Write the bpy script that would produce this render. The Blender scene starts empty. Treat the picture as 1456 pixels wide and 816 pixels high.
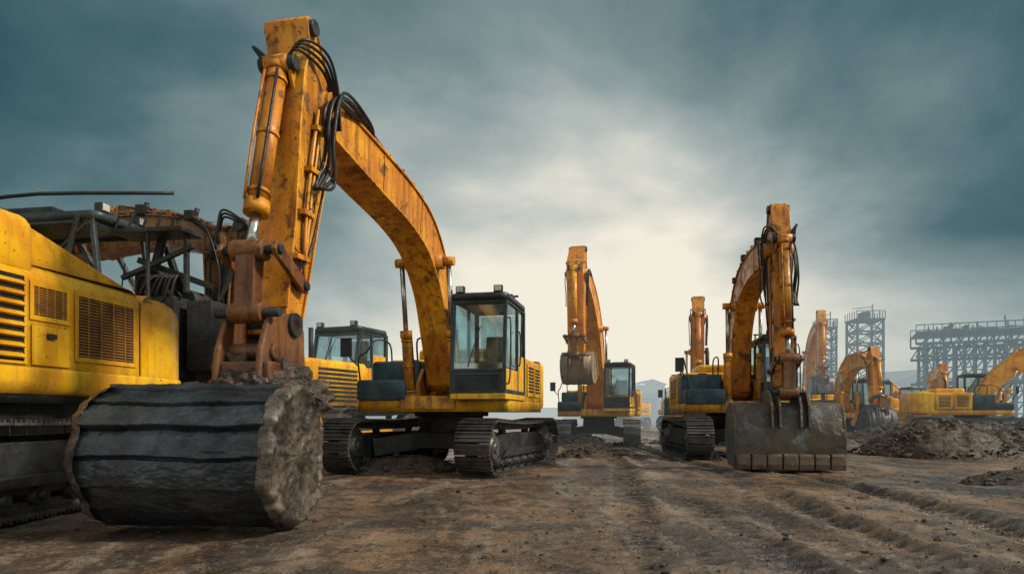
import bpy, bmesh, math, random
import numpy as np
from mathutils import Vector, Matrix, noise
random.seed(7); np.random.seed(7)
R=math.radians
scene=bpy.context.scene
COL=scene.collection
try:
    scene.view_settings.view_transform='Standard'; scene.view_settings.look='None'; scene.view_settings.exposure=0
except Exception: pass

# ------------------------------------------------------------------ node helper
class NT:
    def __init__(s,nt): s.nt=nt; nt.nodes.clear()
    def n(s,t,**k):
        nd=s.nt.nodes.new(t)
        for a,b in k.items(): setattr(nd,a,b)
        return nd
    def put(s,sock,v):
        if isinstance(v,bpy.types.NodeSocket): s.nt.links.new(v,sock)
        elif v is not None:
            if hasattr(sock,'default_value') and isinstance(v,(tuple,list)) and len(v)==3 and sock.type=='RGBA': v=(*v,1)
            sock.default_value=v
    def math(s,op,a,b=None,c=None,clamp=False):
        nd=s.n('ShaderNodeMath',operation=op,use_clamp=clamp)
        s.put(nd.inputs[0],a)
        if b is not None: s.put(nd.inputs[1],b)
        if c is not None: s.put(nd.inputs[2],c)
        return nd.outputs[0]
    def mix(s,f,a,b,bt='MIX'):
        nd=s.n('ShaderNodeMix',data_type='RGBA',blend_type=bt)
        s.put(nd.inputs['Factor'],f); s.put(nd.inputs[6],a); s.put(nd.inputs[7],b)
        return nd.outputs[2]
    def noise(s,vec,scale,detail=4,rough=.55,dist=0,col=False):
        nd=s.n('ShaderNodeTexNoise'); s.put(nd.inputs['Vector'],vec)
        nd.inputs['Scale'].default_value=scale; nd.inputs['Detail'].default_value=detail
        nd.inputs['Roughness'].default_value=rough; nd.inputs['Distortion'].default_value=dist
        return nd.outputs['Color' if col else 'Fac']
    def ss(s,v,a,b,lo=0,hi=1):
        nd=s.n('ShaderNodeMapRange',interpolation_type='SMOOTHSTEP')
        s.put(nd.inputs[0],v)
        if a>b: a,b,lo,hi=b,a,hi,lo
        nd.inputs[1].default_value=a; nd.inputs[2].default_value=b
        nd.inputs[3].default_value=lo; nd.inputs[4].default_value=hi
        return nd.outputs[0]
    def vmul(s,v,k):
        nd=s.n('ShaderNodeVectorMath',operation='MULTIPLY'); s.put(nd.inputs[0],v); nd.inputs[1].default_value=k
        return nd.outputs[0]

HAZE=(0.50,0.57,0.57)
cache={}
def newmat(name):
    m=bpy.data.materials.new(name); m.use_nodes=True
    return m,NT(m.node_tree)
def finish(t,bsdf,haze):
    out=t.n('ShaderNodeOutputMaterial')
    if haze>0:  # air haze painted into the material: pale glow mixed over the surface
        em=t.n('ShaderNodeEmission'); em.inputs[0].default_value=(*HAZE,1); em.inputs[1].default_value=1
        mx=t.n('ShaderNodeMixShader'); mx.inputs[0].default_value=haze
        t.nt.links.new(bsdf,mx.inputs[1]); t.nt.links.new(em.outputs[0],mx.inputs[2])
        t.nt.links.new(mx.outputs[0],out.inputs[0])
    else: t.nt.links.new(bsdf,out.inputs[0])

def paint(col,haze=0,wear=.5,key='paint'):
    k=('p',col,haze,wear)
    if k in cache: return cache[k]
    m,t=newmat('weathered_'+key)
    tc=t.n('ShaderNodeTexCoord').outputs['Object']
    n1=t.noise(tc,1.3,3,.6,.3); n2=t.noise(t.vmul(tc,(8,8,.6)),1.0,4,.6); n3=t.noise(tc,19,4,.75,.8); n4=t.noise(tc,3.6,6,.72,.5)
    dark=tuple(c*k for c,k in zip(col,(.42,.30,.5)))
    c=t.mix(t.ss(n1,.40,.60),col,tuple(min(1,c*k) for c,k in zip(col,(.76,.60,.8))))
    c=t.mix(t.math('MULTIPLY',t.ss(n1,.42,.30),.6),c,tuple(min(1,c*1.1+.04) for c in col))
    c=t.mix(t.math('MULTIPLY',t.ss(n2,.48,.63),.30+.6*wear),c,dark)
    c=t.mix(t.math('MULTIPLY',t.ss(n4,.57-.04*wear,.68-.04*wear),.25+.7*wear),c,(.085,.038,.018))
    c=t.mix(t.math('MULTIPLY',t.ss(n3,.63-.05*wear,.68-.05*wear),.85),c,(.040,.024,.017))
    z=t.n('ShaderNodeSeparateXYZ'); t.put(z.inputs[0],tc)
    low=t.math('MULTIPLY',t.ss(z.outputs[2],2.3,.9),t.ss(n4,.38,.6))
    c=t.mix(t.math('MULTIPLY',low,.25+.4*wear),c,(.13,.10,.075))
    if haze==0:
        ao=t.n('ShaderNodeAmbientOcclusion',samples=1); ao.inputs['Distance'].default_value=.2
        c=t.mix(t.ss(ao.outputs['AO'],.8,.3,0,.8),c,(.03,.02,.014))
    b=t.n('ShaderNodeBsdfPrincipled'); t.put(b.inputs['Base Color'],c)
    t.put(b.inputs['Roughness'],t.ss(n4,.35,.65,.26,.62))
    bp=t.n('ShaderNodeBump'); bp.inputs['Strength'].default_value=.3; bp.inputs['Distance'].default_value=.012
    t.put(bp.inputs['Height'],t.math('ADD',n3,t.math('MULTIPLY',n1,1.5))); t.put(b.inputs['Normal'],bp.outputs[0])
    finish(t,b.outputs[0],haze); cache[k]=m; return m

def metal(col,haze=0,rough=.5,met=.6,mud=.5,mudcol=(.12,.09,.065),key='steel',bump=.4,mscale=6):
    k=('m',col,haze,rough,met,mud,mudcol)
    if k in cache: return cache[k]
    m,t=newmat('worn_'+key)
    tc=t.n('ShaderNodeTexCoord').outputs['Object']
    n1=t.noise(tc,2.2,4,.65); n2=t.noise(tc,22,4,.7); n3=t.noise(tc,mscale,6,.7,.5)
    c=t.mix(t.ss(n1,.3,.7),tuple(x*.5 for x in col),tuple(min(1,x*1.5) for x in col))
    mk_=t.math('MULTIPLY',t.ss(n3,.60-.25*mud,.70-.15*mud),min(1,mud*1.3))
    c=t.mix(mk_,c,t.mix(n2,tuple(x*.6 for x in mudcol),tuple(x*1.4 for x in mudcol)))
    b=t.n('ShaderNodeBsdfPrincipled'); t.put(b.inputs['Base Color'],c)
    t.put(b.inputs['Metallic'],t.math('MULTIPLY',t.math('SUBTRACT',1.0,mk_),met))
    t.put(b.inputs['Roughness'],t.ss(n2,.3,.7,max(.08,rough-.15),min(1,rough+.25)))
    bp=t.n('ShaderNodeBump'); bp.inputs['Strength'].default_value=bump; bp.inputs['Distance'].default_value=.02
    t.put(bp.inputs['Height'],t.math('ADD',t.math('MULTIPLY',n2,.5),t.math('MULTIPLY',mk_,.8))); t.put(b.inputs['Normal'],bp.outputs[0])
    finish(t,b.outputs[0],haze); cache[k]=m; return m

def mudmat(col,col2,rough=.6,key='mud',scale=3,haze=0,bump=.8):
    k=('mud',col,col2,rough,haze)
    if k in cache: return cache[k]
    m,t=newmat(key)
    tc=t.n('ShaderNodeTexCoord').outputs['Object']
    n1=t.noise(tc,scale,7,.68,.6); n2=t.noise(tc,scale*7,6,.72); n3=t.noise(tc,scale*.7,4,.6,1.2)
    c=t.mix(t.ss(n1,.42,.62),col,col2)
    c=t.mix(t.math('MULTIPLY',t.ss(n2,.48,.64),.75),c,tuple(x*.3 for x in col))
    b=t.n('ShaderNodeBsdfPrincipled'); t.put(b.inputs['Base Color'],c)
    t.put(b.inputs['Roughness'],t.ss(n3,.4,.62,max(.1,rough-.3),min(1,rough+.3)))
    bp=t.n('ShaderNodeBump'); bp.inputs['Strength'].default_value=bump; bp.inputs['Distance'].default_value=.04
    t.put(bp.inputs['Height'],t.math('ADD',n1,t.math('MULTIPLY',n2,.6))); t.put(b.inputs['Normal'],bp.outputs[0])
    finish(t,b.outputs[0],haze); cache[k]=m; return m

def glass(haze=0):
    k=('g',haze)
    if k in cache: return cache[k]
    m,t=newmat('tinted_glass')
    tc=t.n('ShaderNodeTexCoord').outputs['Object']
    n=t.noise(tc,3,6,.6)
    tr=t.n('ShaderNodeBsdfTransparent'); tr.inputs[0].default_value=(.60,.80,.84,1)
    gl=t.n('ShaderNodeBsdfGlossy'); gl.inputs['Roughness'].default_value=.06; gl.inputs[0].default_value=(.75,.95,1,1)
    df=t.n('ShaderNodeBsdfDiffuse'); df.inputs[0].default_value=(.22,.32,.34,1)
    a=t.n('ShaderNodeMixShader'); t.put(a.inputs[0],t.ss(n,.35,.7,.05,.45)); t.nt.links.new(tr.outputs[0],a.inputs[1]); t.nt.links.new(df.outputs[0],a.inputs[2])
    mx=t.n('ShaderNodeMixShader'); mx.inputs[0].default_value=.28
    t.nt.links.new(a.outputs[0],mx.inputs[1]); t.nt.links.new(gl.outputs[0],mx.inputs[2])
    finish(t,mx.outputs[0],haze); cache[k]=m; return m

def pal(h=0,yel=(1.0,.56,.010),org=(.92,.42,.018),wear=.5,buck=None):
    return dict(org=paint(org,h,wear,'orange_paint'),yel=paint(yel,h,wear*.4,'yellow_paint'),
        link=paint((.24,.10,.022),h,1.0,'rusted_paint'),
        dark=metal((.030,.036,.040),h,.5,.3,.35,(.075,.06,.045),'dark_steel'),
        cab=metal((.030,.048,.058),h,.4,.1,.2,(.12,.10,.08),'cab_paint',.15),
        track=metal((.12,.12,.12),h,.42,.65,.45,(.12,.088,.06),'track_steel'),
        buck=buck or metal((.085,.10,.112),h,.42,.5,.62,(.12,.078,.05),'bucket_steel',.5,3),
        hose=metal((.012,.012,.013),h,.45,0,.15,(.08,.06,.045),'rubber',.1),
        chrome=metal((.45,.45,.45),h,.22,.95,.15,(.1,.08,.06),'chrome',.1),
        glass=glass(h), lamp=metal((.5,.5,.48),h,.2,.2,.1,(.1,.08,.06),'lamp_glass',.1),
        blue=metal((.035,.08,.105),h,.45,.1,.3,(.10,.085,.07),'blue_panel',.15))

# ------------------------------------------------------------------ mesh helper
class MB:
    def __init__(s): s.v=[];s.f=[];s.m=[];s.sm=[]
    def add(s,vs,fs,mi=0,sm=False,M=None):
        o=len(s.v)
        if M is not None: vs=[M@Vector(v) for v in vs]
        s.v+=[tuple(v) for v in vs]
        s.f+=[tuple(i+o for i in f) for f in fs]; s.m+=[mi]*len(fs)
        s.sm+=(sm if isinstance(sm,list) else [sm]*len(fs))
    def box(s,a,b,mi=0,M=None):
        x0,y0,z0=a;x1,y1,z1=b
        vs=[(x0,y0,z0),(x1,y0,z0),(x1,y1,z0),(x0,y1,z0),(x0,y0,z1),(x1,y0,z1),(x1,y1,z1),(x0,y1,z1)]
        s.add(vs,[(0,3,2,1),(4,5,6,7),(0,1,5,4),(1,2,6,5),(2,3,7,6),(3,0,4,7)],mi,False,M)
    def prism(s,prof,y0,y1,mi=0,rs=False,M=None):
        n=len(prof)
        vs=[(p[0],y0,p[1]) for p in prof]+[(p[0],y1,p[1]) for p in prof]
        fs=[tuple(range(n)),tuple(range(2*n-1,n-1,-1))]; sm=[False,False]
        for i in range(n):
            j=(i+1)%n; fs.append((i,i+n,j+n,j)); sm.append(rs)
        s.add(vs,fs,mi,sm,M)
    def cyl(s,p0,p1,r0,r1=None,seg=16,mi=0,M=None,caps=True,roll=0):
        r1=r0 if r1 is None else r1
        p0=Vector(p0);p1=Vector(p1);d=(p1-p0)
        if d.length<1e-6: return
        d.normalize(); up=Vector((0,0,1)) if abs(d.z)<.95 else Vector((1,0,0))
        a=d.cross(up).normalized(); b=d.cross(a)
        vs=[]
        for p,r in((p0,r0),(p1,r1)):
            for i in range(seg):
                t=2*math.pi*i/seg+roll; vs.append(p+(a*math.cos(t)+b*math.sin(t))*r)
        fs=[(i,(i+1)%seg,(i+1)%seg+seg,i+seg) for i in range(seg)]; sm=[seg>6]*seg
        if caps: fs+=[tuple(range(seg-1,-1,-1)),tuple(range(seg,2*seg))]; sm+=[False]*2
        s.add(vs,fs,mi,sm,M)
    def beam(s,p0,p1,w,mi=0,M=None): s.cyl(p0,p1,w*.707,seg=4,mi=mi,M=M,roll=math.pi/4)
    def tube(s,pts,r,seg=8,mi=0,sub=6,M=None):
        pts=smooth3(pts,sub) if sub>1 else [Vector(p) for p in pts]
        n=len(pts);vs=[];a=None
        for i,p in enumerate(pts):
            d=(pts[min(i+1,n-1)]-pts[max(i-1,0)]).normalized()
            if a is None:
                up=Vector((0,0,1)) if abs(d.z)<.9 else Vector((1,0,0)); a=d.cross(up).normalized()
            else: a=(a-d*a.dot(d)).normalized()
            b=d.cross(a)
            for k in range(seg):
                t=2*math.pi*k/seg; vs.append(p+(a*math.cos(t)+b*math.sin(t))*r)
        fs=[];
        for i in range(n-1):
            for k in range(seg):
                k2=(k+1)%seg; fs.append((i*seg+k,i*seg+k2,(i+1)*seg+k2,(i+1)*seg+k))
        sm=[True]*len(fs); fs+=[tuple(range(seg-1,-1,-1)),tuple(range((n-1)*seg,n*seg))]; sm+=[False]*2
        s.add(vs,fs,mi,sm,M)
    def slab(s,outline,z0,z1,r=.08,mi=0,rb=0,M=None):
        n=len(outline); P=[Vector(p) for p in outline]
        area=sum(P[i].x*P[(i+1)%n].y-P[(i+1)%n].x*P[i].y for i in range(n))
        sg=1 if area>0 else -1
        nor=[]
        for i in range(n):
            d=(P[(i+1)%n]-P[i-1]).normalized(); nor.append(Vector((d.y,-d.x))*sg)
        rings=[]
        if rb>0:
            rings=[(z0+rb*(1-math.cos(math.pi/2*k/4)) , rb*(1-math.sin(math.pi/2*k/4))) for k in range(4)]
        rings.append((z0+rb,0)); rings.append((z1-r,0))
        for k in range(1,5):
            a=math.pi/2*k/4; rings.append((z1-r+r*math.sin(a),r*(1-math.cos(a))))
        vs=[]
        for z,ins in rings:
            for p,nn in zip(P,nor):
                q=p-nn*ins; vs.append((q.x,q.y,z))
        fs=[];
        for k in range(len(rings)-1):
            for i in range(n):
                j=(i+1)%n; fs.append((k*n+i,k*n+j,(k+1)*n+j,(k+1)*n+i))
        sm=[True]*len(fs); fs+=[tuple(range(n-1,-1,-1)),tuple(range((len(rings)-1)*n,len(rings)*n))]; sm+=[False]*2
        s.add(vs,fs,mi,sm,M)

def smooth3(pts,sub=6):
    pts=[Vector(p) for p in pts]; out=[]
    n=len(pts)
    for i in range(n-1):
        p0=pts[max(i-1,0)];p1=pts[i];p2=pts[i+1];p3=pts[min(i+2,n-1)]
        for k in range(sub):
            t=k/sub
            out.append(.5*((2*p1)+(p2-p0)*t+(2*p0-5*p1+4*p2-p3)*t*t+(3*p1-p0-3*p2+p3)*t**3))
    out.append(pts[-1]); return out
def smooth2(pts,sub=5): return [Vector((p.x,p.y)) for p in smooth3([(p[0],p[1],0) for p in pts],sub)]

def rrect(x0,x1,y0,y1,r,seg=6):
    if not isinstance(r,(tuple,list)): r=(r,)*4
    out=[]
    for (cx,cy,a0),rr in zip([((x0),(y0),180),((x1),(y0),270),((x1),(y1),0),((x0),(y1),90)],r):
        sx=1 if cx==x0 else -1; sy=1 if cy==y0 else -1
        ox=cx+sx*rr; oy=cy+sy*rr
        for k in range(seg+1):
            a=R(a0+90*k/seg); out.append((ox+rr*math.cos(a),oy+rr*math.sin(a)))
    return out

def mk(name,mb,parent,mats,bevel=0,label=None,kind=None):
    me=bpy.data.meshes.new(name); me.from_pydata(mb.v,[],mb.f)
    for m in mats: me.materials.append(m)
    me.polygons.foreach_set('material_index',mb.m); me.polygons.foreach_set('use_smooth',mb.sm)
    bm=bmesh.new(); bm.from_mesh(me); bmesh.ops.recalc_face_normals(bm,faces=bm.faces); bm.to_mesh(me); bm.free()
    o=bpy.data.objects.new(name,me); COL.objects.link(o)
    if parent: o.parent=parent
    if bevel:
        b=o.modifiers.new('bevel','BEVEL'); b.width=bevel; b.segments=2; b.limit_method='ANGLE'; b.angle_limit=R(40)
    if label: o['label']=label
    if kind: o['kind']=kind
    return o
def root(name,loc,rz,label,category,group=None,scale=1):
    e=bpy.data.objects.new(name,None); COL.objects.link(e); e.location=loc; e.rotation_euler=(0,0,rz); e.scale=(scale,)*3
    e.empty_display_size=.3
    e['label']=label; e['category']=category
    if group: e['group']=group
    return e

# ------------------------------------------------------------------ tracks
def add_tracks(rt,P,und=0,half=2.1,gauge=1.25,sw=.6,H=.94,lod=0,beveln=.0):
    U=Matrix.Rotation(und,4,'Z')
    for sgn in(-1,1):
        yc=sgn*gauge; b=MB(); r=H/2-.05; cx=half-H/2
        L=2*cx; per=2*L+2*math.pi*r; n=int(per/(.19 if lod==0 else .23)); pitch=per/n
        def path(s):
            s%=per
            if s<L: return (cx-s, H/2+r - .05*math.sin(math.pi*s/L), 0,1)
            s-=L
            if s<math.pi*r:
                a=math.pi/2+s/r; return (-cx+r*math.cos(a),H/2+r*math.sin(a),math.cos(a),math.sin(a))
            s-=math.pi*r
            if s<L: return (-cx+s,H/2-r,0,-1)
            s-=L; a=-math.pi/2+s/r
            return (cx+r*math.cos(a),H/2+r*math.sin(a),math.cos(a),math.sin(a))
        for i in range(n):
            x,z,nx,nz=path((i+.5)*pitch)
            M=U@Matrix(((nz,0,nx,x),(0,1,0,yc+random.uniform(-.006,.006)),(-nx,0,nz,z),(0,0,0,1)))
            w=sw/2; q=pitch*.47
            b.box((-q,-w,0),(q,w,.028),0,M)
            gs=(-q*.85,0,q*.7) if lod==0 else (-q*.7,)
            for g in gs: b.box((g,-w,.028),(g+.022,w,.052 if g!=gs[0] else .06),0,M)
            if lod<2:
                for yy in(-.1,.06): b.box((-q*1.02,yy,-.10),(q*1.02,yy+.04,0),0,M)
        tr=mk('track',b,rt,[P['track']])
        f=MB(); zt=H-.26
        f.prism([(-cx+.15,.22),(cx-.15,.22),(cx-.1,zt-.05),(cx*.55,zt),(-cx*.6,zt),(-cx+.2,zt-.1)],yc-.17,yc+.17,0,M=U)
        oy=yc+sgn*.19
        f.prism([(-cx*.75,.30),(cx*.75,.30),(cx*.6,.42),(-cx*.6,.42)],min(oy,oy+sgn*.05),max(oy,oy+sgn*.05),0,M=U)
        f.cyl(U@Vector((cx*.4,yc,zt)),U@Vector((cx*.4,yc,zt+.12)),.07,seg=10)
        f.cyl(U@Vector((-cx*.4,yc,zt)),U@Vector((-cx*.4,yc,zt+.12)),.07,seg=10)
        fr=mk('track_frame',f,tr,[P['dark']],.012 if lod==0 else 0)
        for k,(xx,nm) in enumerate(((-cx,'sprocket'),(cx,'idler_wheel'))):
            s=MB(); rr=r-.09
            a0=U@Vector((xx,yc-.14,H/2)); a1=U@Vector((xx,yc+.14,H/2))
            s.cyl(a0,a1,rr,seg=24)
            s.cyl(U@Vector((xx,yc-.24,H/2)),U@Vector((xx,yc+.24,H/2)),rr*.55,seg=20)
            s.cyl(U@Vector((xx,yc-.27,H/2)),U@Vector((xx,yc+.27,H/2)),rr*.25,seg=12)
            if k==0 and lod==0:
                for j in range(18):
                    a=2*math.pi*j/18; ca,sa=math.cos(a),math.sin(a)
                    s.box((-.035,-.05,rr-.02),(.035,.05,rr+.08),0,U@Matrix(((sa,0,ca,xx),(0,1,0,yc),(-ca,0,sa,H/2),(0,0,0,1))))
                for j in range(10):
                    a=2*math.pi*j/10
                    for q in(-1,1):
                        s.cyl(U@Vector((xx+rr*.42*math.cos(a),yc,H/2+rr*.42*math.sin(a))),U@Vector((xx+rr*.42*math.cos(a),yc+q*.26,H/2+rr*.42*math.sin(a))),.018,seg=6)
            mk(nm,s,tr,[P['track']])
        if lod<2:
            nr=7 if lod==0 else 4
            for j in range(nr):
                xx=-cx+.35+(2*cx-.7)*j/(nr-1); s=MB()
                s.cyl(U@Vector((xx,yc-.20,.20)),U@Vector((xx,yc+.20,.20)),.10,seg=14)
                s.cyl(U@Vector((xx,yc-.25,.20)),U@Vector((xx,yc+.25,.20)),.05,seg=10)
                mk('track_roller',s,tr,[P['dark']])
    c=MB(); g=gauge-.15
    c.cyl((0,0,H*.55),(0,0,H+.12),.62,.60,seg=28); c.cyl((0,0,H+.04),(0,0,H+.13),.70,seg=28)
    for sx in(-1,1):
        for sy in(-1,1):
            a=U@Vector((sx*.35,sy*.2,H*.62)); e=U@Vector((sx*1.05,sy*g,.42))
            c.beam(a,e,.32)
    M=U
    c.box((-.75,-.6,.40),(.75,.6,H*.72),0,M)
    mk('undercarriage_frame',c,rt,[P['dark']],.015 if lod==0 else 0)

# ------------------------------------------------------------------ arm parts
def band(cl,th,sub=5):
    pts=smooth2(cl,sub); n=len(pts); ths=smooth2([(i,t) for i,t in enumerate(th)],sub)
    top=[];bot=[]
    for i,p in enumerate(pts):
        d=(pts[min(i+1,n-1)]-pts[max(i-1,0)]).normalized(); nn=Vector((-d.y,d.x)); t=ths[i].y/2
        top.append(p+nn*t); bot.append(p-nn*t)
    return pts,top,bot
def strip(b,line,y0,y1,t,mi=0):
    n=len(line); other=[]
    for i,p in enumerate(line):
        d=(line[min(i+1,n-1)]-line[max(i-1,0)]).normalized(); other.append(p+Vector((-d.y,d.x))*t)
    b.prism([tuple(p) for p in line]+[tuple(p) for p in reversed(other)],y0,y1,mi,False)
def hyd(rt,name,P,p0,p1,r,ext=.45,rodend=.05,mat='org',lod=0):
    p0=Vector(p0);p1=Vector(p1);d=p1-p0;L=d.length;d.normalize()
    b=MB(); q=p0+d*(L*(1-ext))
    b.cyl(p0+d*.05,q,r,seg=18,mi=0)
    b.cyl(q-d*.10,q+d*.03,r*1.22,seg=18,mi=0)
    b.cyl(p0+d*.02,p0+d*.10,r*1.1,seg=18,mi=0)
    b.cyl(q,p1,r*.5,seg=14,mi=1)
    yv=Vector((0,1,0))
    b.cyl(p0-yv*r*1.3,p0+yv*r*1.3,r*.95,seg=14,mi=0); b.cyl(p1-yv*r*1.2,p1+yv*r*1.2,r*.9,seg=14,mi=0)
    if lod==0:
        for k in(.12,.5,.88):
            c=p0+d*((L*(1-ext))*k); b.cyl(c-d*.02,c+d*.02,r*1.12,seg=18)
        side=d.cross(yv).normalized()
        for sg in (-1,1):
            o_=side*r*1.1*1+yv*sg*r*.7
            b.tube([p0+d*.15+o_,p0+d*(L*(1-ext)*.5)+o_*1.1,q-d*.08+o_],.016,6,2 if sg>0 else 0,2)
    return mk(name,b,rt,[P[mat],P['chrome'],P['hose']])

def boom_stick(rt,P,pose,lod=0):
    W=pose.get('bw',.5); cl=pose['boom']; th=pose.get('bth',[.42,.58,.72,.78,.70,.56,.40])
    pts,top,bot=band(cl,th,6 if lod==0 else 3)
    b=MB(); w=W/2-.03
    b.prism([tuple(p) for p in top]+[tuple(p) for p in reversed(bot)],-w,w,0,True)
    strip(b,top,-w-.03,w+.03,.024); strip(b,[p for p in bot],-w-.03,w+.03,-.024)
    F=cl[0];T=cl[-1]
    b.cyl((F[0],-W*.62,F[1]),(F[0],W*.62,F[1]),.19,seg=18)
    b.cyl((T[0],-W*.58,T[1]),(T[0],W*.58,T[1]),.17,seg=18); b.cyl((T[0],-W*.68,T[1]),(T[0],W*.68,T[1]),.075,seg=12,mi=1)
    K=pts[int(len(pts)*.45)]
    b.cyl((K[0],-W*.66,K[1]-.1),(K[0],W*.66,K[1]-.1),.13,seg=16); b.cyl((K[0],-W*.95,K[1]-.1),(K[0],W*.95,K[1]-.1),.07,seg=12,mi=1)
    if lod==0:
        for fr in(.22,.40,.62,.8):
            i=int(len(pts)*fr); p=pts[i]; t=top[i];q=bot[i]
            d=(pts[i+1]-p).normalized()*.012
            b.prism([tuple(t-d),tuple(t+d),tuple(q+d),tuple(q-d)],-w-.010,w+.010,0)
    i=int(len(pts)*.50); A=top[i]+ (top[i]-pts[i]).normalized()*.16
    for yy in(-.13,.09):
        b.prism([tuple(top[i-2]),tuple(A+Vector((-.07,0))),tuple(A+Vector((.07,.03))),tuple(top[i+2])],yy,yy+.04)
    boom=mk('boom',b,rt,[P['org'],P['dark']])
    Pv=Vector(pose['boom'][-1]); Hn=Vector(pose['hinge']); Tp=Vector(pose['top'])
    d=(Hn-Pv).normalized(); n=Vector((-d.y,d.x))
    if n.x<0: n=-n
    s=MB(); sw=pose.get('sw',.44)/2; L=(Hn-Pv).length
    fw=pose.get('front',.32); bk=.16
    tops=[Tp+ (n*math.cos(a)-d*math.sin(a))*.12 for a in (0,R(40),R(80),R(115),R(150),R(180))]
    prof=tops+[Pv-n*(bk+.08)-d*.1, Pv-n*(bk+.06)+d*.25, Pv+d*(L*.55)-n*.17, Hn-n*.14-d*.1, Hn+d*.12-n*.08, Hn+d*.12+n*.08, Hn+n*.15-d*.12, Pv+d*(L*.6)+n*.24, Pv+d*(L*.22)+n*fw, Pv-d*.05+n*(fw+.08), Pv-d*.32+n*(fw+.04)]
    s.prism([tuple(p) for p in prof],-sw+.025,sw-.025)
    fl=[prof[0],prof[16],prof[15],prof[14],prof[13],prof[12]]; bl=[prof[5],prof[6],prof[7],prof[8],prof[9]]
    for ln,sg in((fl,1),(bl,-1)):
        a=[tuple(p) for p in ln]; o=[tuple(p+n*sg*.024) for p in reversed(ln)]
        s.prism(a+o,-sw,sw)
    s.cyl((Tp.x,-sw-.03,Tp.y),(Tp.x,sw+.03,Tp.y),.085,seg=16,mi=1)
    s.cyl((Pv.x,-sw-.09,Pv.y),(Pv.x,sw+.09,Pv.y),.15,seg=16,mi=0)
    s.cyl((Hn.x,-sw-.03,Hn.y),(Hn.x,sw+.03,Hn.y),.12,seg=16,mi=1)
    cb=Pv-d*.05+n*(fw+.19)
    for yy in(-.15,.11):
        s.prism([tuple(Pv-d*.32+n*(fw)),tuple(cb-d*.10),tuple(cb+d*.10),tuple(Pv+d*.30+n*(fw-.05))],yy,yy+.04)
    s.cyl((cb.x,-.2,cb.y),(cb.x,.2,cb.y),.08,seg=12,mi=1)
    if lod==0:
        for k in(.35,.7):
            q=Pv+d*L*k; s.prism([tuple(q-n*.15-d*.012),tuple(q+n*.22-d*.012),tuple(q+n*.22+d*.012),tuple(q-n*.15+d*.012)],-sw+.012,sw-.012)
    stick=mk('stick',s,rt,[P['org'],P['dark']],.008 if lod==0 else 0)
    hyd(rt,'arm_cylinder',P,(A.x,0,A.y),(Tp.x,0,Tp.y),.085,.45,mat='org',lod=lod)
    for yy in(-W*.82,W*.82):
        hyd(rt,'boom_cylinder',P,(1.15,yy,1.28),(K[0],yy,K[1]-.1),.085,.5,mat='org',lod=lod)
    le=Hn-d*.55+n*.50+Vector(pose.get('lk',(0,0)))
    hyd(rt,'bucket_cylinder',P,(cb.x,0,cb.y),(le.x,0,le.y),.10,pose.get('bext',.20),mat='org',lod=lod)
    l=MB()
    lb=Hn-d*.42
    def bar(p,q,y0,y1,w,mi=0):
        p=Vector(p);q=Vector(q);dd=(q-p).normalized();nn=Vector((-dd.y,dd.x))*w
        l.prism([tuple(p-dd*w+nn*.6),tuple(p-dd*w-nn*.6),tuple(p-nn),tuple(q-nn),tuple(q+dd*w-nn*.6),tuple(q+dd*w+nn*.6),tuple(q+nn),tuple(p+nn)],y0,y1,mi)
    for y0 in(-sw-.06,sw+.01): bar(lb,le,y0,y0+.05,.07)
    be=Hn+n*.42+d*.05
    bar(le,be,-.10,.10,.085)
    for c_ in(lb,le,be): l.cyl((c_.x,-sw-.09,c_.y),(c_.x,sw+.09,c_.y),.045,seg=12,mi=1)
    l.cyl((le.x,-.17,le.y),(le.x,.17,le.y),.105,seg=14); l.cyl((be.x,-.17,be.y),(be.x,.17,be.y),.10,seg=14)
    mk('bucket_linkage',l,rt,[P['link'],P['dark']],.008 if lod==0 else 0)
    if lod<2:
        nh=5 if lod==0 else 2
        h=MB()
        for k in range(nh):
            yy=-.18+.09*k
            ln=[]
            for i in range(2,len(pts)-2,3):
                nn=(top[i]-pts[i]).normalized(); o=.05+.03*random.random()
                q=top[i]+nn*o; ln.append((q.x,yy+random.uniform(-.02,.02),q.y))
            h.tube(ln,.020,6,0 if k%2 else 1,3)
        for k in range(nh+3):
            yy=(-1 if k%3==0 else 1)*(sw+.03+.018*k)
            i=len(top)-5; a=top[i]+Vector((0,.04)); j=random.uniform(-.06,.06)
            h.tube([(a.x-.6+j,yy*.4,a.y+.0),(a.x-.15,yy*.7,a.y+.0+.008*k),(Pv.x-.10+j,yy*1.05,Pv.y+.08+.012*k),(Pv.x+fw*.45+j,yy*1.10,Pv.y-.12-.05*k),(Pv.x+fw*.3+j,yy*1.04,Pv.y-.5-.06*k),((Pv+d*1.1+n*.1).x,yy,(Pv+d*1.1+n*.1).y)],.015+.004*(k%3),7,0)
        for k in range(nh+(2 if lod==0 else 0)):
            yy=(-1 if k%2 else 1)*(sw+.02+.015*k)
            h.tube([(cb.x,.10*(-1 if k%2 else 1),cb.y+.06),(cb.x+.02,yy*.8,cb.y+.12+.015*k),(Pv.x+fw*.6,yy*1.05,Pv.y+.32+.02*k),(Pv.x+.05,yy*1.1,Pv.y+.18),(Pv.x-.05,yy*1.05,Pv.y-.25)],.016,6,0)
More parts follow.
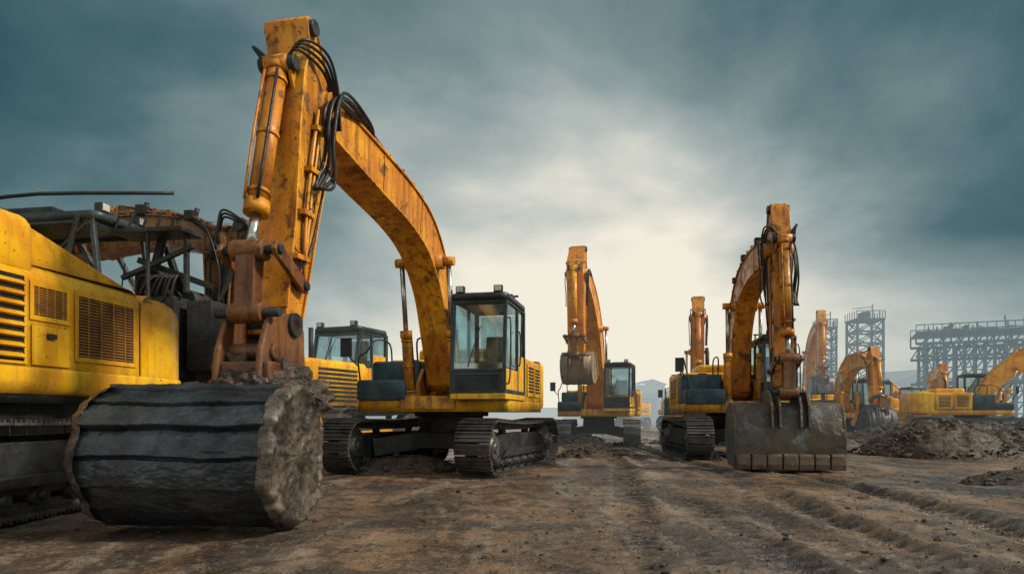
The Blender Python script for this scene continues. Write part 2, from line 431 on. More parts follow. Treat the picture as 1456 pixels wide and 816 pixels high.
        if lod==0:
            for k in range(14):
                i=4+int((len(pts)-10)*k/13); nn=(top[i]-pts[i]).normalized(); q=top[i]+nn*.045
                h.box((q.x-.03,-.22,q.y-.05),(q.x+.03,.22,q.y+.05),1)
                if k%3==1:
                    h.box((q.x-.06,-.26,q.y-.04),(q.x+.06,-.12,q.y+.09),0); h.cyl((q.x,-.1,q.y+.02),(q.x+nn.x*.16,-.1,q.y+nn.y*.16),.035,seg=8)
            for yy in(-1,1):
                h.tube([((Pv+d*.2+n*.12).x,yy*(sw+.02),(Pv+d*.2+n*.12).y),((Pv+d*1.2+n*.08).x,yy*(sw+.02),(Pv+d*1.2+n*.08).y),((Pv+d*(L-.5)).x,yy*(sw+.02),(Pv+d*(L-.5)).y)],.022,6,1,3)
                h.tube([((Pv+d*.2+n*.2).x,yy*(sw+.02),(Pv+d*.2+n*.2).y),((Pv+d*1.2+n*.15).x,yy*(sw+.02),(Pv+d*1.2+n*.15).y),((Pv+d*(L-.7)+n*.04).x,yy*(sw+.02),(Pv+d*(L-.7)+n*.04).y)],.022,6,1,3)
                h.tube([((Pv-d*.1-n*.1).x,yy*(sw+.04),(Pv-d*.1-n*.1).y),((Pv+d*1.0-n*.08).x,yy*(sw+.05),(Pv+d*1.0-n*.08).y),((Pv+d*1.8-n*.02).x,yy*(sw+.03),(Pv+d*1.8-n*.02).y),((Hn-d*.5+n*.2).x,yy*(sw+.05),(Hn-d*.5+n*.2).y)],.016,6,0,4)
                for kk in (.4,.9,1.4,1.9):
                    q=Pv+d*kk+n*.13; 
                    if kk<L-.6: h.box((q.x-.12,yy*(sw-.03)-.04,q.y-.025),(q.x+.10,yy*(sw-.03)+.09 if yy>0 else yy*(sw-.03)+.04,q.y+.025),1)
        mk('hydraulic_hose',h,rt,[P['hose'],P['org']])
    return Hn,d,n,le,be

def bucket(rt,P,H,rot,w=1.3,sc=1,lod=0,mat='buck'):
    c,s_=math.cos(rot),math.sin(rot)
    def T(p): return (H[0]+sc*(p[0]*c-p[1]*s_),H[1]+sc*(p[0]*s_+p[1]*c))
    outer=smooth2([(.10,.06),(.40,-.10),(.56,-.45),(.55,-.8),(.38,-1.08),(.08,-1.22),(-.30,-1.27)],4)
    n=len(outer)
    inner=[p+ (Vector((-.05,-.55))-p).normalized()*.035 for p in outer]
    b=MB()
    b.prism([T(p) for p in outer]+[T(p) for p in reversed(inner)],-w/2,w/2,0,True)
    side=[T(p) for p in outer]+[T((-.42,-1.2)),T((-.50,-.75)),T((-.42,-.25)),T((-.2,.0))]
    for sg in(-1,1):
        y=sg*w/2; b.prism(side,min(y,y+sg*.03),max(y,y+sg*.03))
        b.prism([T((-.40,-1.28)),T((-.47,-1.20)),T((-.56,-.72)),T((-.44,-.2)),T((-.36,-.2)),T((-.44,-.72)),T((-.30,-1.2))],min(y+sg*.03,y+sg*.055),max(y+sg*.03,y+sg*.055))
    b.prism([T((-.2,.0)),T((.12,.07)),T((.10,.03)),T((-.2,-.04))],-w/2,w/2)
    for yy in(-w*.36,0,w*.36):
        st=[outer[i] for i in range(6,n)]
        o=[p+(p-Vector((-.05,-.55))).normalized()*.025 for p in reversed(st)]
        b.prism([T(p) for p in st]+[T(p) for p in o],yy-.05,yy+.05)
    for yy in(-.30,-.20,.16,.26):
        b.prism([T((-.12,.0)),T((-.08,.16)),T((.1,.18)),T((.42,.12)),T((.56,-.05)),T((.58,-.35)),T((.5,-.35)),T((.3,-.1))],yy,yy+.04)
    b.prism([T((-.28,-1.30)),T((-.28,-1.24)),T((-.46,-1.24)),T((-.46,-1.28))],-w/2-.03,w/2+.03,0)
    nt=7 if w>1.6 else 5
    for k in range(nt):
        yc=-w/2+.09+(w-.18)*k/(nt-1)
        b.prism([T((-.32,-1.33)),T((-.34,-1.21)),T((-.48,-1.22)),T((-.66,-1.29)),T((-.48,-1.33))],yc-.07,yc+.07,1)
        b.prism([T((.20,-1.235)),T((.18,-1.20)),T((-.28,-1.26)),T((-.28,-1.31))],yc-w/nt*.42,yc+w/nt*.42,1)
    return mk('bucket',b,rt,[P[mat],P['track']])

def flat_bucket(rt,P,H,w,h,sc=1):
    """wide bucket standing on its edge: scraped back plate, block shaped wear segments along the bottom"""
    def T(p): return (H[0]+p[0],H[1]+p[1])
    rustm=metal((.10,.072,.055),0,.6,.3,.6,(.13,.085,.055),'rusty_teeth')
    b=MB()
    fr=smooth2([(.02,.02),(.28,-.02),(.42,-.16),(.50,-.45),(.53,-h*.62),(.50,-h+.10)],5)
    nw=60; vs=[];n=len(fr)
    for th in(0,1):
        for j in range(nw+1):
            y=-w/2+w*j/nw
            for i,p in enumerate(fr):
                dv=.040*noise.noise(Vector((p.x*3,y*1.6,p.y*2.0)))+.024*noise.noise(Vector((p.x*3,y*6,p.y*6)))
                q=p+Vector((dv,0)); 
                if th: q=q-Vector((.05,.05))
                ze=0
                if i==0 or i==1: ze=.03*noise.noise(Vector((y*3,1,1)))
                vs.append((H[0]+q.x,y,H[1]+q.y+ze))
    m=(nw+1)*n; fs=[]
    for th in(0,1):
        for j in range(nw):
            for i in range(n-1):
                a=th*m+j*n+i; fs.append((a,a+1,a+n+1,a+n))
    for j in range(nw): fs.append((j*n+n-1,(j+1)*n+n-1,m+(j+1)*n+n-1,m+j*n+n-1)); fs.append((j*n,(j+1)*n,m+(j+1)*n,m+j*n))
    b.add(vs,fs,0,True)
    side=[T(p) for p in fr]+[T((.50,-h+.02)),T((-.15,-h+.06)),T((-.42,-h*.55)),T((-.30,-.10))]
    for sg in(-1,1):
        y=sg*w/2; b.prism(side,min(y,y+sg*.035),max(y,y+sg*.035))
    b.prism([T((.45,-h+.02)),T((.45,-h+.06)),T((-.1,-h+.1)),T((-.1,-h+.06))],-w/2,w/2)
    for yy in(-.34,-.20,.16,.30):
        b.prism([T((-.15,.0)),T((-.10,.20)),T((.1,.26)),T((.40,.18)),T((.55,-.05)),T((.60,-.45)),T((.49,-.45)),T((.3,-.02))],yy,yy+.045)
    bm_=metal((.085,.088,.088),0,.42,.4,.8,(.095,.070,.050),'scraped_bucket_steel',.8,2.4)
    bo=mk('bucket',b,rt,[bm_],.006)
    nt=7
    for k in range(nt):
        ya=-w/2-.02+(w+.04)*k/nt+.009; yb=-w/2-.02+(w+.04)*(k+1)/nt-.009; b=MB(); o=random.uniform(-.015,.015)
        b.prism([T((.565+o,-h+.29+o*2)),T((.505,-h+.30)),T((.47,-h+.05)),T((.40,-h)),T((.60+o,-h)),T((.61+o,-h+.10)),T((.585+o,-h+.25))],ya,yb)
        mk('cutting_edge_segment',b,bo,[rustm],.018)

def rockverts(r,c,sub=1,sq=.7):
    bm=bmesh.new(); bmesh.ops.create_icosphere(bm,subdivisions=sub,radius=1); vs=[]
    sx,sy=random.uniform(.7,1.3),random.uniform(.7,1.3); off=Vector((random.random()*50,random.random()*50,0))
    for v in bm.verts:
        p=v.co; k=1+.5*noise.noise(p*1.3+off); vs.append((c[0]+p.x*r*k*sx,c[1]+p.y*r*k*sy,c[2]+p.z*r*k*sq))
    fs=[tuple(v.index for v in f.verts) for f in bm.faces]; bm.free(); return vs,fs

# ------------------------------------------------------------------ cab / house
def cab(rt,P,x0=-.1,x1=1.6,y0=.45,y1=1.4,z0=1.40,z1=3.0,lod=0,lower='yel',windows=True):
    b=MB(); t=.06; rk=.16; zs=z0+.32
    def post(xa,ya,xb,yb,za,zb,w=t): b.beam((xa,ya,za),(xb,yb,zb),w)
    for y in(y0+t/2,y1-t/2):
        post(x1-t/2,y,x1-t/2,y,z0,zs+.15); post(x1-t/2,y,x1-rk,y,zs+.12,z1-.08)
        post(x0+t/2,y,x0+t/2,y,z0,z1-.08,t*1.3)
        post(x0+.62,y,x0+.62,y,z0,z1-.08,t*.9)
    b.box((x1-.05,y0+.03,z0),(x1+.005,y1-.03,zs),0)
    b.box((x0,y0+.01,z0),(x1-.04,y0+.04,zs+.05),0); b.box((x0+.62,y1-.045,z0),(x1-.04,y1-.012,zs+.06),1)
    b.box((x0,y1-.045,z0),(x0+.60,y1-.01,zs+.35),1); b.box((x0+.005,y0+.03,z0),(x0+.04,y1-.03,zs+.3),0)
    b.box((x0,y0,z0-.04),(x1,y1,z0+.03),0)
    nl=8
    for k in range(nl):
        z=z0+.05+(zs-z0-.1)*k/(nl-1); b.box((x1+.005,y0+.10,z-.012),(x1+.028,y1-.10,z+.012),0)
    b.box((x1-.06,y0+.03,zs),(x1+.012,y1-.03,zs+.05),0)
    b.box((x1-rk-.06,y0,z1-.14),(x1-rk+.04,y1,z1-.06),0)
    b.box((x0,y0,z1-.12),(x1-rk,y0+.07,z1-.06),0); b.box((x0,y1-.07,z1-.12),(x1-rk,y1,z1-.06),0); b.box((x0,y0,z1-.12),(x0+.08,y1,z1-.06),0)
    b.beam((x1-.02,y0+.3,zs+.08),(x1-.09,y0+.5,zs+.75),.018)
    c=mk('cab',b,rt,[P['cab'],P[lower]],.012 if lod==0 else 0)
    b=MB(); b.box((x0,y0+.01,z0-.135),(x1+.03,y1+.01,z0-.042)); mk('cab_base',b,c,[P[lower]],.012 if lod==0 else 0)
    r=MB(); r.slab(rrect(x0-.03,x1-rk+.10,y0-.02,y1+.02,.14),z1-.075,z1+.04,.05)
    r.slab(rrect(x0+.3,x1-.5,y0+.2,y1-.2,.1),z1+.04,z1+.085,.03)
    mk('cab_roof',r,c,[P['cab']])
    if windows:
        g=MB()
        g.add([(x1-.03,y0+t,zs+.05),(x1-.03,y1-t,zs+.05),(x1-.03,y1-t,zs+.14),(x1-rk-.01,y1-t,z1-.14),(x1-rk-.01,y0+t,z1-.14),(x1-.03,y0+t,zs+.14)],[(0,1,2,5),(5,2,3,4)])
        mk('front_window',g,c,[P['glass']])
        for nm,yy in(('side_window',y0+.03),('door_window',y1-.03)):
            g=MB(); g.add([(x0+.66,yy,zs+.08),(x1-.08,yy,zs+.08),(x1-rk-.06,yy,z1-.14),(x0+.66,yy,z1-.14)],[(0,1,2,3)]); mk(nm,g,c,[P['glass']])
            g=MB(); g.add([(x0+.1,yy,zs+.38),(x0+.58,yy,zs+.38),(x0+.58,yy,z1-.14),(x0+.1,yy,z1-.14)],[(0,1,2,3)]); mk('quarter_window',g,c,[P['glass']])
        g=MB(); g.add([(x0+.03,y0+.1,zs+.32),(x0+.03,y1-.1,zs+.32),(x0+.03,y1-.1,z1-.14),(x0+.03,y0+.1,z1-.14)],[(0,1,2,3)]); mk('rear_window',g,c,[P['glass']])
    if lod<2:
        s=MB(); ym=(y0+y1)/2
        s.slab(rrect(x0+.3,x0+.82,ym-.24,ym+.24,.08),z0+.40,z0+.55,.05)
        s.prism([(x0+.24,z0+.5),(x0+.38,z0+.5),(x0+.28,z0+1.05),(x0+.16,z0+1.02)],ym-.2,ym+.2)
        s.box((x0+.35,ym-.15,z0+.03),(x0+.7,ym+.15,z0+.41))
        mk('seat',s,c,[P['hose']],.01)
        for pts_ in([(x0+.72,y1+.0,zs+.15),(x0+.72,y1+.05,zs+.2),(x0+.72,y1+.05,zs+.7),(x0+.72,y1,zs+.75)],[(x1-.1,y1+.0,zs-.2),(x1-.05,y1+.06,zs-.1),(x1-.12,y1+.06,zs+.8),(x1-.2,y1,zs+.9)]):
            h=MB(); h.tube(pts_,.014,6,0,3); mk('handrail',h,c,[P['dark']])
        for yy in(y0+.15,y1-.15):
            L=MB(); L.box((x1-rk-.02,yy-.07,z1+.035),(x1-rk+.09,yy+.07,z1+.15),0); L.box((x1-rk+.088,yy-.055,z1+.05),(x1-rk+.1,yy+.055,z1+.14),1)
            mk('work_lamp',L,c,[P['dark'],P['lamp']],.006)
        if lod==0:
            L=MB(); L.box((x0+.02,y0+.1,z1+.035),(x0+.5,y1-.1,z1+.07))
            for k in range(4): L.beam((x0+.05,y0+.15+k*.2,z1+.05),(x0+.12,y0+.15+k*.2,z1+.22),.03)
            L.beam((x0+.12,y0+.1,z1+.21),(x0+.12,y1-.1,z1+.21),.035); L.box((x0+.2,y1-.35,z1+.05),(x0+.45,y1-.15,z1+.2))
            mk('roof_guard',L,c,[P['cab']])
    return c

def house(rt,P,lod=0,zt=2.15,boxcol='blue'):
    b=MB()
    b.slab(rrect(-2.2,1.25,-1.38,1.38,.12),1.06,1.27,.02)
    mk('deck',b,rt,[P['yel']])
    b=MB()
    out=[(p[0],p[1]) for p in rrect(-2.8,-1.95,-1.40,1.40,(.55,.03,.03,.55),8)]
    b.slab(out,1.12,zt,.12,0,.1); mk('counterweight',b,rt,[P['yel']])
    b=MB()
    b.slab(rrect(-1.94,-.35,-1.37,1.37,.06),1.27,zt-.05,.06)
    b.slab(rrect(-1.75,-.5,-.85,.85,.1),zt-.06,zt+.16,.08)
    if lod<2:
        for sg in(-1,1):
            y=sg*1.365
            for (xa,xb) in((-1.85,-1.2),(-1.1,-.45)):
                b.box((xa,min(y,y+sg*.03),1.36),(xb,max(y,y+sg*.03),zt-.16))
                for k in range(8):
                    z=1.45+k*.065; b.box((xa+.08,min(y+sg*.028,y+sg*.05),z),(xb-.08,max(y+sg*.028,y+sg*.05),z+.03),1)
    mk('engine_hood',b,rt,[P['yel'],P['dark']],.01 if lod==0 else 0)
    b=MB()
    b.slab(rrect(-.33,.57,-1.37,-.42,.06),1.27,2.0,.06); b.slab(rrect(.55,1.30,-1.36,-.44,.06),1.27,1.62,.06)
    b.box((-.1,-.9,1.99),(.1,-.7,2.06))
    mk('fuel_tank',b,rt,[P[boxcol]],.01 if lod==0 else 0)
    b=MB()
    b.box((-.33,-.36,1.27),(-.1,.40,1.9)); b.prism([(-.12,1.27),(1.1,1.27),(.95,1.5),(.6,1.85),(.0,1.9)],-.40,-.33); b.prism([(-.12,1.27),(1.1,1.27),(.95,1.5),(.6,1.85),(.0,1.9)],.33,.40)
    b.box((.9,-.55,1.10),(1.28,.44,1.33))
    mk('boom_bracket',b,rt,[P['org']],.01 if lod==0 else 0)
    b=MB(); b.cyl((-1.2,-.5,zt+.1),(-1.2,-.5,zt+.55),.055,seg=12); b.cyl((-1.2,-.5,zt+.5),(-1.28,-.5,zt+.66),.05,seg=12)
    mk('exhaust_pipe',b,rt,[P['dark']])
    if lod<2:
        for pts_ in([(1.25,-1.3,1.6),(1.25,-1.33,2.0),(.9,-1.33,2.15),(.5,-1.33,2.4),(-.2,-1.33,2.4),(-.25,-1.3,2.0)],[(.5,-.5,2.0),(.5,-.5,2.4),(-.2,-.5,2.4),(-.25,-.5,2.0)]):
            b=MB(); b.tube(pts_,.018,6,0,4); mk('handrail',b,rt,[P['dark']])
        b=MB(); b.tube([(1.25,-1.32,1.85),(1.33,-1.45,2.0),(1.35,-1.5,2.1)],.014,6,0,3); b.box((1.33,-1.62,2.02),(1.37,-1.42,2.35),0)
        mk('side_mirror',b,rt,[P['dark']])

def excavator(label,loc,dirv,pose,und=0,scale=1,lod=0,haze=0,bk=None,cabon=True,P=None,group='excavators parked on the dirt yard',zt=2.15,boxcol='blue',cabkw={}):
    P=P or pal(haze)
    rz=math.atan2(dirv[1],dirv[0])
    rt=root('excavator',loc,rz,label,'excavator',group,scale)
    add_tracks(rt,P,und,lod=lod)
    house(rt,P,lod,zt,boxcol)
    if cabon: cab(rt,P,lod=lod,**cabkw)
    Hn,d,n,le,be=boom_stick(rt,P,pose,lod)
    if bk: bucket(rt,P,(Hn.x,Hn.y),bk.get('rot',0),bk.get('w',1.3),bk.get('sc',1),lod)
    return rt,P,(Hn,d,n,le,be)

# ================================================================== SCENE
Pm=pal(0,wear=.8)
mpose=dict(boom=[(.45,1.62),(.75,2.4),(1.13,3.22),(1.8,3.84),(2.7,4.12),(4.1,4.26),(5.55,4.38)],bth=[.40,.52,.60,.64,.60,.54,.44],bw=.50,sw=.50,
   top=(5.86,5.08),hinge=(6.25,1.90),front=.42,lk=(.05,.0))
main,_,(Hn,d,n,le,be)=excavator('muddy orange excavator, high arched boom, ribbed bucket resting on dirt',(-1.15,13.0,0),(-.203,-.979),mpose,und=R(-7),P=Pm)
def main_bucket():
    bx,by,bz=7.0,-.20,.645; w=1.60; Rr=.64; yaw=R(8)
    M=Matrix.Translation((bx,by,bz))@Matrix.Rotation(yaw,4,'Z')
    metalm=metal((.046,.056,.066),0,.30,.55,.36,(.060,.047,.038),'muddy_bucket_steel',.4,1.6)
    mud=mudmat((.040,.032,.027),(.15,.125,.10),.30,'wet_mud',2.2,0,.55)
    b=MB(); na=560; nw=90; npl=15
    vs=[]
    for i in range(na):
        a=2*math.pi*i/na
        for j in range(nw+1):
            y=-w/2+w*j/nw
            aa=(a/(2*math.pi)*npl+.10*noise.noise(Vector((y*1.3,a*2,0)))+.03*noise.noise(Vector((y*5,a*3,4))))%npl
            k=int(aa); ph=aa-k
            # overlapping plate: thick lower lip, tapering under the next plate
            lift=.085*(1-.62*ph) if ph<.94 else 0
            if ph<.07: lift*=math.sqrt(max(0,ph)/.07)
            r=Rr-.08+lift+.014*math.sin(k*2.3)
            q=Vector((math.cos(a)*2.2,y*2.2,math.sin(a)*2.2))
            r+=.020*noise.noise(q)+.009*noise.noise(q*4)+.005*noise.noise(q*11)+.002*noise.noise(q*26)
            yy=y
            if j in(0,nw): yy=y+.05*noise.noise(Vector((k*3.1,y,0)))
            x=math.cos(a)*r*1.04; z=math.sin(a)*r
            if z<-Rr+.02: z=-Rr+.02+ (z+Rr-.02)*.2
            vs.append(M@Vector((x,yy,z)))
    fs=[(i*(nw+1)+j,i*(nw+1)+j+1,((i+1)%na)*(nw+1)+j+1,((i+1)%na)*(nw+1)+j) for i in range(na) for j in range(nw)]
    b.add(vs,fs,0,True)
    bk=mk('bucket',b,main,[metalm],label='mud caked bucket with overlapping steel back plates')
    for sg in(-1,1):
        b=MB(); nr=44; nt=220; vs=[]
        for k in range(nr+1):
            for i in range(nt):
                a=2*math.pi*i/nt; rr=k/nr
                edge=Rr*(1.0+.050*noise.noise(Vector((math.cos(a)*2.5,math.sin(a)*2.5,sg)))+.022*noise.noise(Vector((math.cos(a)*9,math.sin(a)*9,sg))))
                x=math.cos(a)*rr*edge*1.04; z=math.sin(a)*rr*edge
                q=Vector((x*3,z*3,sg*5))
                dy=.05+.034*noise.noise(q)+.022*abs(noise.noise(q*2.3))+.011*noise.noise(q*6)+.005*noise.noise(q*15)
                dy+=.025*math.exp(-((rr-.90)/.05)**2)*(1+1.5*noise.noise(Vector((math.cos(a)*5,math.sin(a)*5,3))))
                dy+=.022*noise.noise(Vector((math.cos(a)*6,math.sin(a)*6,rr*.8)))*min(1,rr*2)
                if rr>.95: dy-=.09*((rr-.95)/.05)**2
                z=max(z,-Rr+.01)
                vs.append(M@Vector((x,sg*(w/2+dy),z)))
        fs=[(k*nt+i,k*nt+(i+1)%nt,(k+1)*nt+(i+1)%nt,(k+1)*nt+i) for k in range(nr) for i in range(nt)]
        b.add(vs,fs,0,True)
        mk('bucket_side_plate',b,bk,[mud],label='side plate caked in cracked grey mud')
    b=MB()
    for yy in(-.26,.18):
        b.prism([(6.0,1.05),(6.03,1.85),(6.12,2.00),(6.4,2.00),(6.70,1.90),(6.82,1.62),(6.90,1.1)],yy,yy+.06)
    b.cyl((6.25,-.30,1.90),(6.25,.28,1.90),.085,seg=14); b.box((6.0,-.30,1.10),(6.80,.30,1.50)); b.cyl((6.62,-.30,1.60),(6.62,.28,1.60),.08,seg=14)
    mk('bucket_ear',b,bk,[Pm['link']],.02)
    b=MB()
    def clod(c,r,sq=1):
        bm=bmesh.new(); bmesh.ops.create_icosphere(bm,subdivisions=5,radius=1)
        vs=[]
        for v in bm.verts:
            p=v.co; q=p*1.7+Vector(c)*3
            k=1+.42*noise.noise(q)+.22*noise.noise(q*2.7)+.12*noise.noise(q*7)+.05*noise.noise(q*16)
            vs.append((c[0]+p.x*r*k,c[1]+p.y*r*k,c[2]+p.z*r*k*sq))
        b.add(vs,[tuple(v.index for v in f.verts) for f in bm.faces],0,True); bm.free()
    for c,r,s in [((6.6,-.1,1.20),.34,.6),((6.3,.05,1.22),.36,.8),((6.7,.15,1.22),.26,.7),((6.3,-.28,1.2),.36,.7),((6.45,.22,1.32),.22,.9),((6.15,.0,1.5),.20,1.2),((6.55,-.12,1.40),.20,1.1),((6.3,-.1,.8),.40,1.1),((6.3,-.5,.7),.40,1.0),((6.75,.42,1.20),.20,.6),((6.45,.42,1.16),.26,.7),((6.75,-.5,1.22),.20,.4)]: clod(c,r,s)
    mk('caked_mud',b,bk,[mudmat((.036,.028,.023),(.13,.095,.07),.42,'clod_mud',3.4)])
main_bucket()

Pb=pal(0,org=(.78,.33,.018),wear=.95)
bpose=dict(boom=[(.35,1.6),(.45,2.4),(.7,3.25),(1.25,3.85),(2.1,4.14),(3.2,4.22),(4.1,4.14)],bth=[.38,.50,.60,.64,.58,.50,.40],top=(4.18,4.92),hinge=(4.5,1.40),front=.32,bw=.46,sw=.34)
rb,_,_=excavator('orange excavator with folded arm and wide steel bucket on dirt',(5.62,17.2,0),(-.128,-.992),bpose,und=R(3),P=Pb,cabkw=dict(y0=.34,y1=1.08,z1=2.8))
flat_bucket(rb,Pb,(4.5,1.22),1.86,1.20)

H1=.03
mid=dict(boom=[(.4,1.6),(.6,2.7),(1.0,3.8),(1.7,4.65),(2.5,5.25),(3.3,5.6),(4.2,5.8)],top=(4.1,6.62),hinge=(4.3,3.1),front=.38,sw=.54,bw=.62)
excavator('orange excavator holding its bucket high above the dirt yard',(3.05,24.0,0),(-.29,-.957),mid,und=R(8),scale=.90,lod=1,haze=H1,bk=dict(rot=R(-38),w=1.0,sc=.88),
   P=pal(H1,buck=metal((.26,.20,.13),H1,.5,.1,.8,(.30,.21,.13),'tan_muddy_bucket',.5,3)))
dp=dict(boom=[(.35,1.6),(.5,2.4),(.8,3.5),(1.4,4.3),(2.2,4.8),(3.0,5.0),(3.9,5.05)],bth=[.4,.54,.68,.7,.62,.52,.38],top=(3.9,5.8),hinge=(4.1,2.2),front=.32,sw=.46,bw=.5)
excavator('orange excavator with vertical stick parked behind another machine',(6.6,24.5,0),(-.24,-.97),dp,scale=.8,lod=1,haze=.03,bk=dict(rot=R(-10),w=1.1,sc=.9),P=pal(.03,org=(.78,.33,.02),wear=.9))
excavator('yellow excavator with tall straight arm, haze-tinted',(15.5,36,0),(-.2,-.98),dict(dp,boom=[(.35,1.6),(.6,3.0),(1.0,4.4),(1.6,5.3),(2.3,5.8),(3.0,6.1),(3.8,6.2)],top=(3.8,7.0),hinge=(3.9,3.3),sw=.44),scale=.85,lod=2,haze=.10,bk=dict(rot=0,w=1.2))
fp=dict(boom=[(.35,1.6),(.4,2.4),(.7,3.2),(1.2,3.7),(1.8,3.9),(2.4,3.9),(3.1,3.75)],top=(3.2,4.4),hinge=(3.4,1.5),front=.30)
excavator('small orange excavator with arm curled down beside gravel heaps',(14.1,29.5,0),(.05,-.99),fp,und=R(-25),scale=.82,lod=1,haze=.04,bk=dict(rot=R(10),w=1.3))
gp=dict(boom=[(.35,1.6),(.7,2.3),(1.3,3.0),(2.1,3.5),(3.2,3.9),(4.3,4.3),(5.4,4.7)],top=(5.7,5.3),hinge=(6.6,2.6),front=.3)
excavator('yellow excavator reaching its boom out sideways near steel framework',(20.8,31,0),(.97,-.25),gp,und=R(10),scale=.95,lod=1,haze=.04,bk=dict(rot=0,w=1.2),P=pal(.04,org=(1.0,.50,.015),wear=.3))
excavator('haze-tinted yellow excavator parked far across the dusty yard',(25.5,44,0),(-.9,-.4),dict(fp,boom=[(.35,1.6),(.7,2.0),(1.2,2.5),(1.9,2.9),(2.6,3.0),(3.3,2.8),(4.1,2.5)],top=(4.3,3.1),hinge=(4.2,1.2)),scale=.9,lod=2,haze=.08,bk=dict(rot=0,w=1.2))
excavator('haze-tinted yellow excavator with raised boom near the steel towers',(24.5,40,0),(-.3,-.9),fp,scale=.85,lod=2,haze=.08,bk=dict(rot=0,w=1.2))
excavator('haze-tinted yellow excavator parked far across the dusty yard',(8.2,50,0),(-.5,-.8),dict(fp,boom=[(.35,1.6),(.7,2.0),(1.2,2.5),(1.9,2.9),(2.6,3.0),(3.3,2.8),(4.1,2.5)],top=(4.3,3.1),hinge=(4.2,1.2)),scale=.9,lod=2,haze=.26,bk=dict(rot=0,w=1.2))

# --- dark damaged excavator at left back
Pd=pal(0,yel=(.55,.28,.02),org=(.34,.17,.035),wear=1.0)
lp=dict(boom=[(-1.5,2.4),(-1.2,2.95),(-.6,3.28),(.2,3.42),(.8,3.46),(1.4,3.40),(2.0,3.22)],bth=[.30,.34,.38,.42,.40,.36,.32],top=(2.3,3.45),hinge=(1.95,1.7),front=.22,bw=.42,sw=.38)
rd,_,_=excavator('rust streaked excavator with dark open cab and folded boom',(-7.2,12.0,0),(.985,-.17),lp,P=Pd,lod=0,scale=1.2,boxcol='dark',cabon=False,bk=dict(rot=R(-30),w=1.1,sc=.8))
cab(rd,Pd,x0=-.70,x1=1.20,y0=-1.40,y1=-.45,z0=1.75,z1=3.34,lod=0,lower='dark',windows=False)
b=MB()
b.tube([(-1.0,-1.2,3.62),(0,-1.1,3.72),(1.6,-.6,3.80)],.026,8,0,3)
mk('guard_rail',b,rd,[Pd['dark']])
b=MB()
b.box((1.2,-1.0,1.3),(1.9,.1,2.35)); b.box((1.25,-.9,2.35),(1.6,-.35,2.7))
b.beam((1.2,-.9,1.6),(1.55,-.7,3.3),.09); b.beam((1.9,-.4,1.6),(1.45,-.6,3.2),.08); b.beam((1.15,-.7,2.9),(2.1,-.5,2.55),.08); b.beam((1.15,-1.0,2.6),(2.1,-.9,3.0),.06)
b.beam((1.9,-.2,2.2),(2.3,-.3,3.0),.10); b.cyl((1.5,-.9,2.6),(1.5,-.4,2.6),.13,seg=14); b.cyl((1.85,-.7,2.35),(1.85,-.2,2.35),.14,seg=14)
b.box((-.9,-1.3,3.38),(.4,-.6,3.48)); b.beam((-.75,-1.42,1.8),(1.0,-1.42,3.2),.04); b.beam((-.2,-1.44,1.8),(-.2,-1.44,3.3),.05); b.beam((.5,-1.44,2.0),(.9,-1.44,3.3),.05)
b.box((1.1,-1.15,3.14),(2.1,-.7,3.2)); b.beam((2.0,-.9,2.4),(2.0,-.9,3.15),.06); b.beam((1.6,-1.1,2.3),(1.6,-1.1,3.15),.04); b.box((2.0,-.9,1.4),(2.35,-.3,2.3))
for k in range(5): b.beam((1.15+k*.2,-1.12,3.2),(1.2+k*.2,-1.12,3.34+.04*(k%2)),.03)
mk('machinery_frame',b,rd,[Pd['dark']],.010)
b=MB()
for k in range(9):
    a=random.uniform(-.12,.12); b.tube([(1.2+k*.05,-.85+a,2.0+.05*k),(1.32+k*.06,-1.0+a,2.5-k*.03),(1.5+k*.05,-.95,2.62),(1.8,-.6+a*.5,2.3),(2.0+a,-.5,1.7-k*.05)],.022,6,0,5)
mk('hydraulic_hose',b,rd,[Pd['hose']])

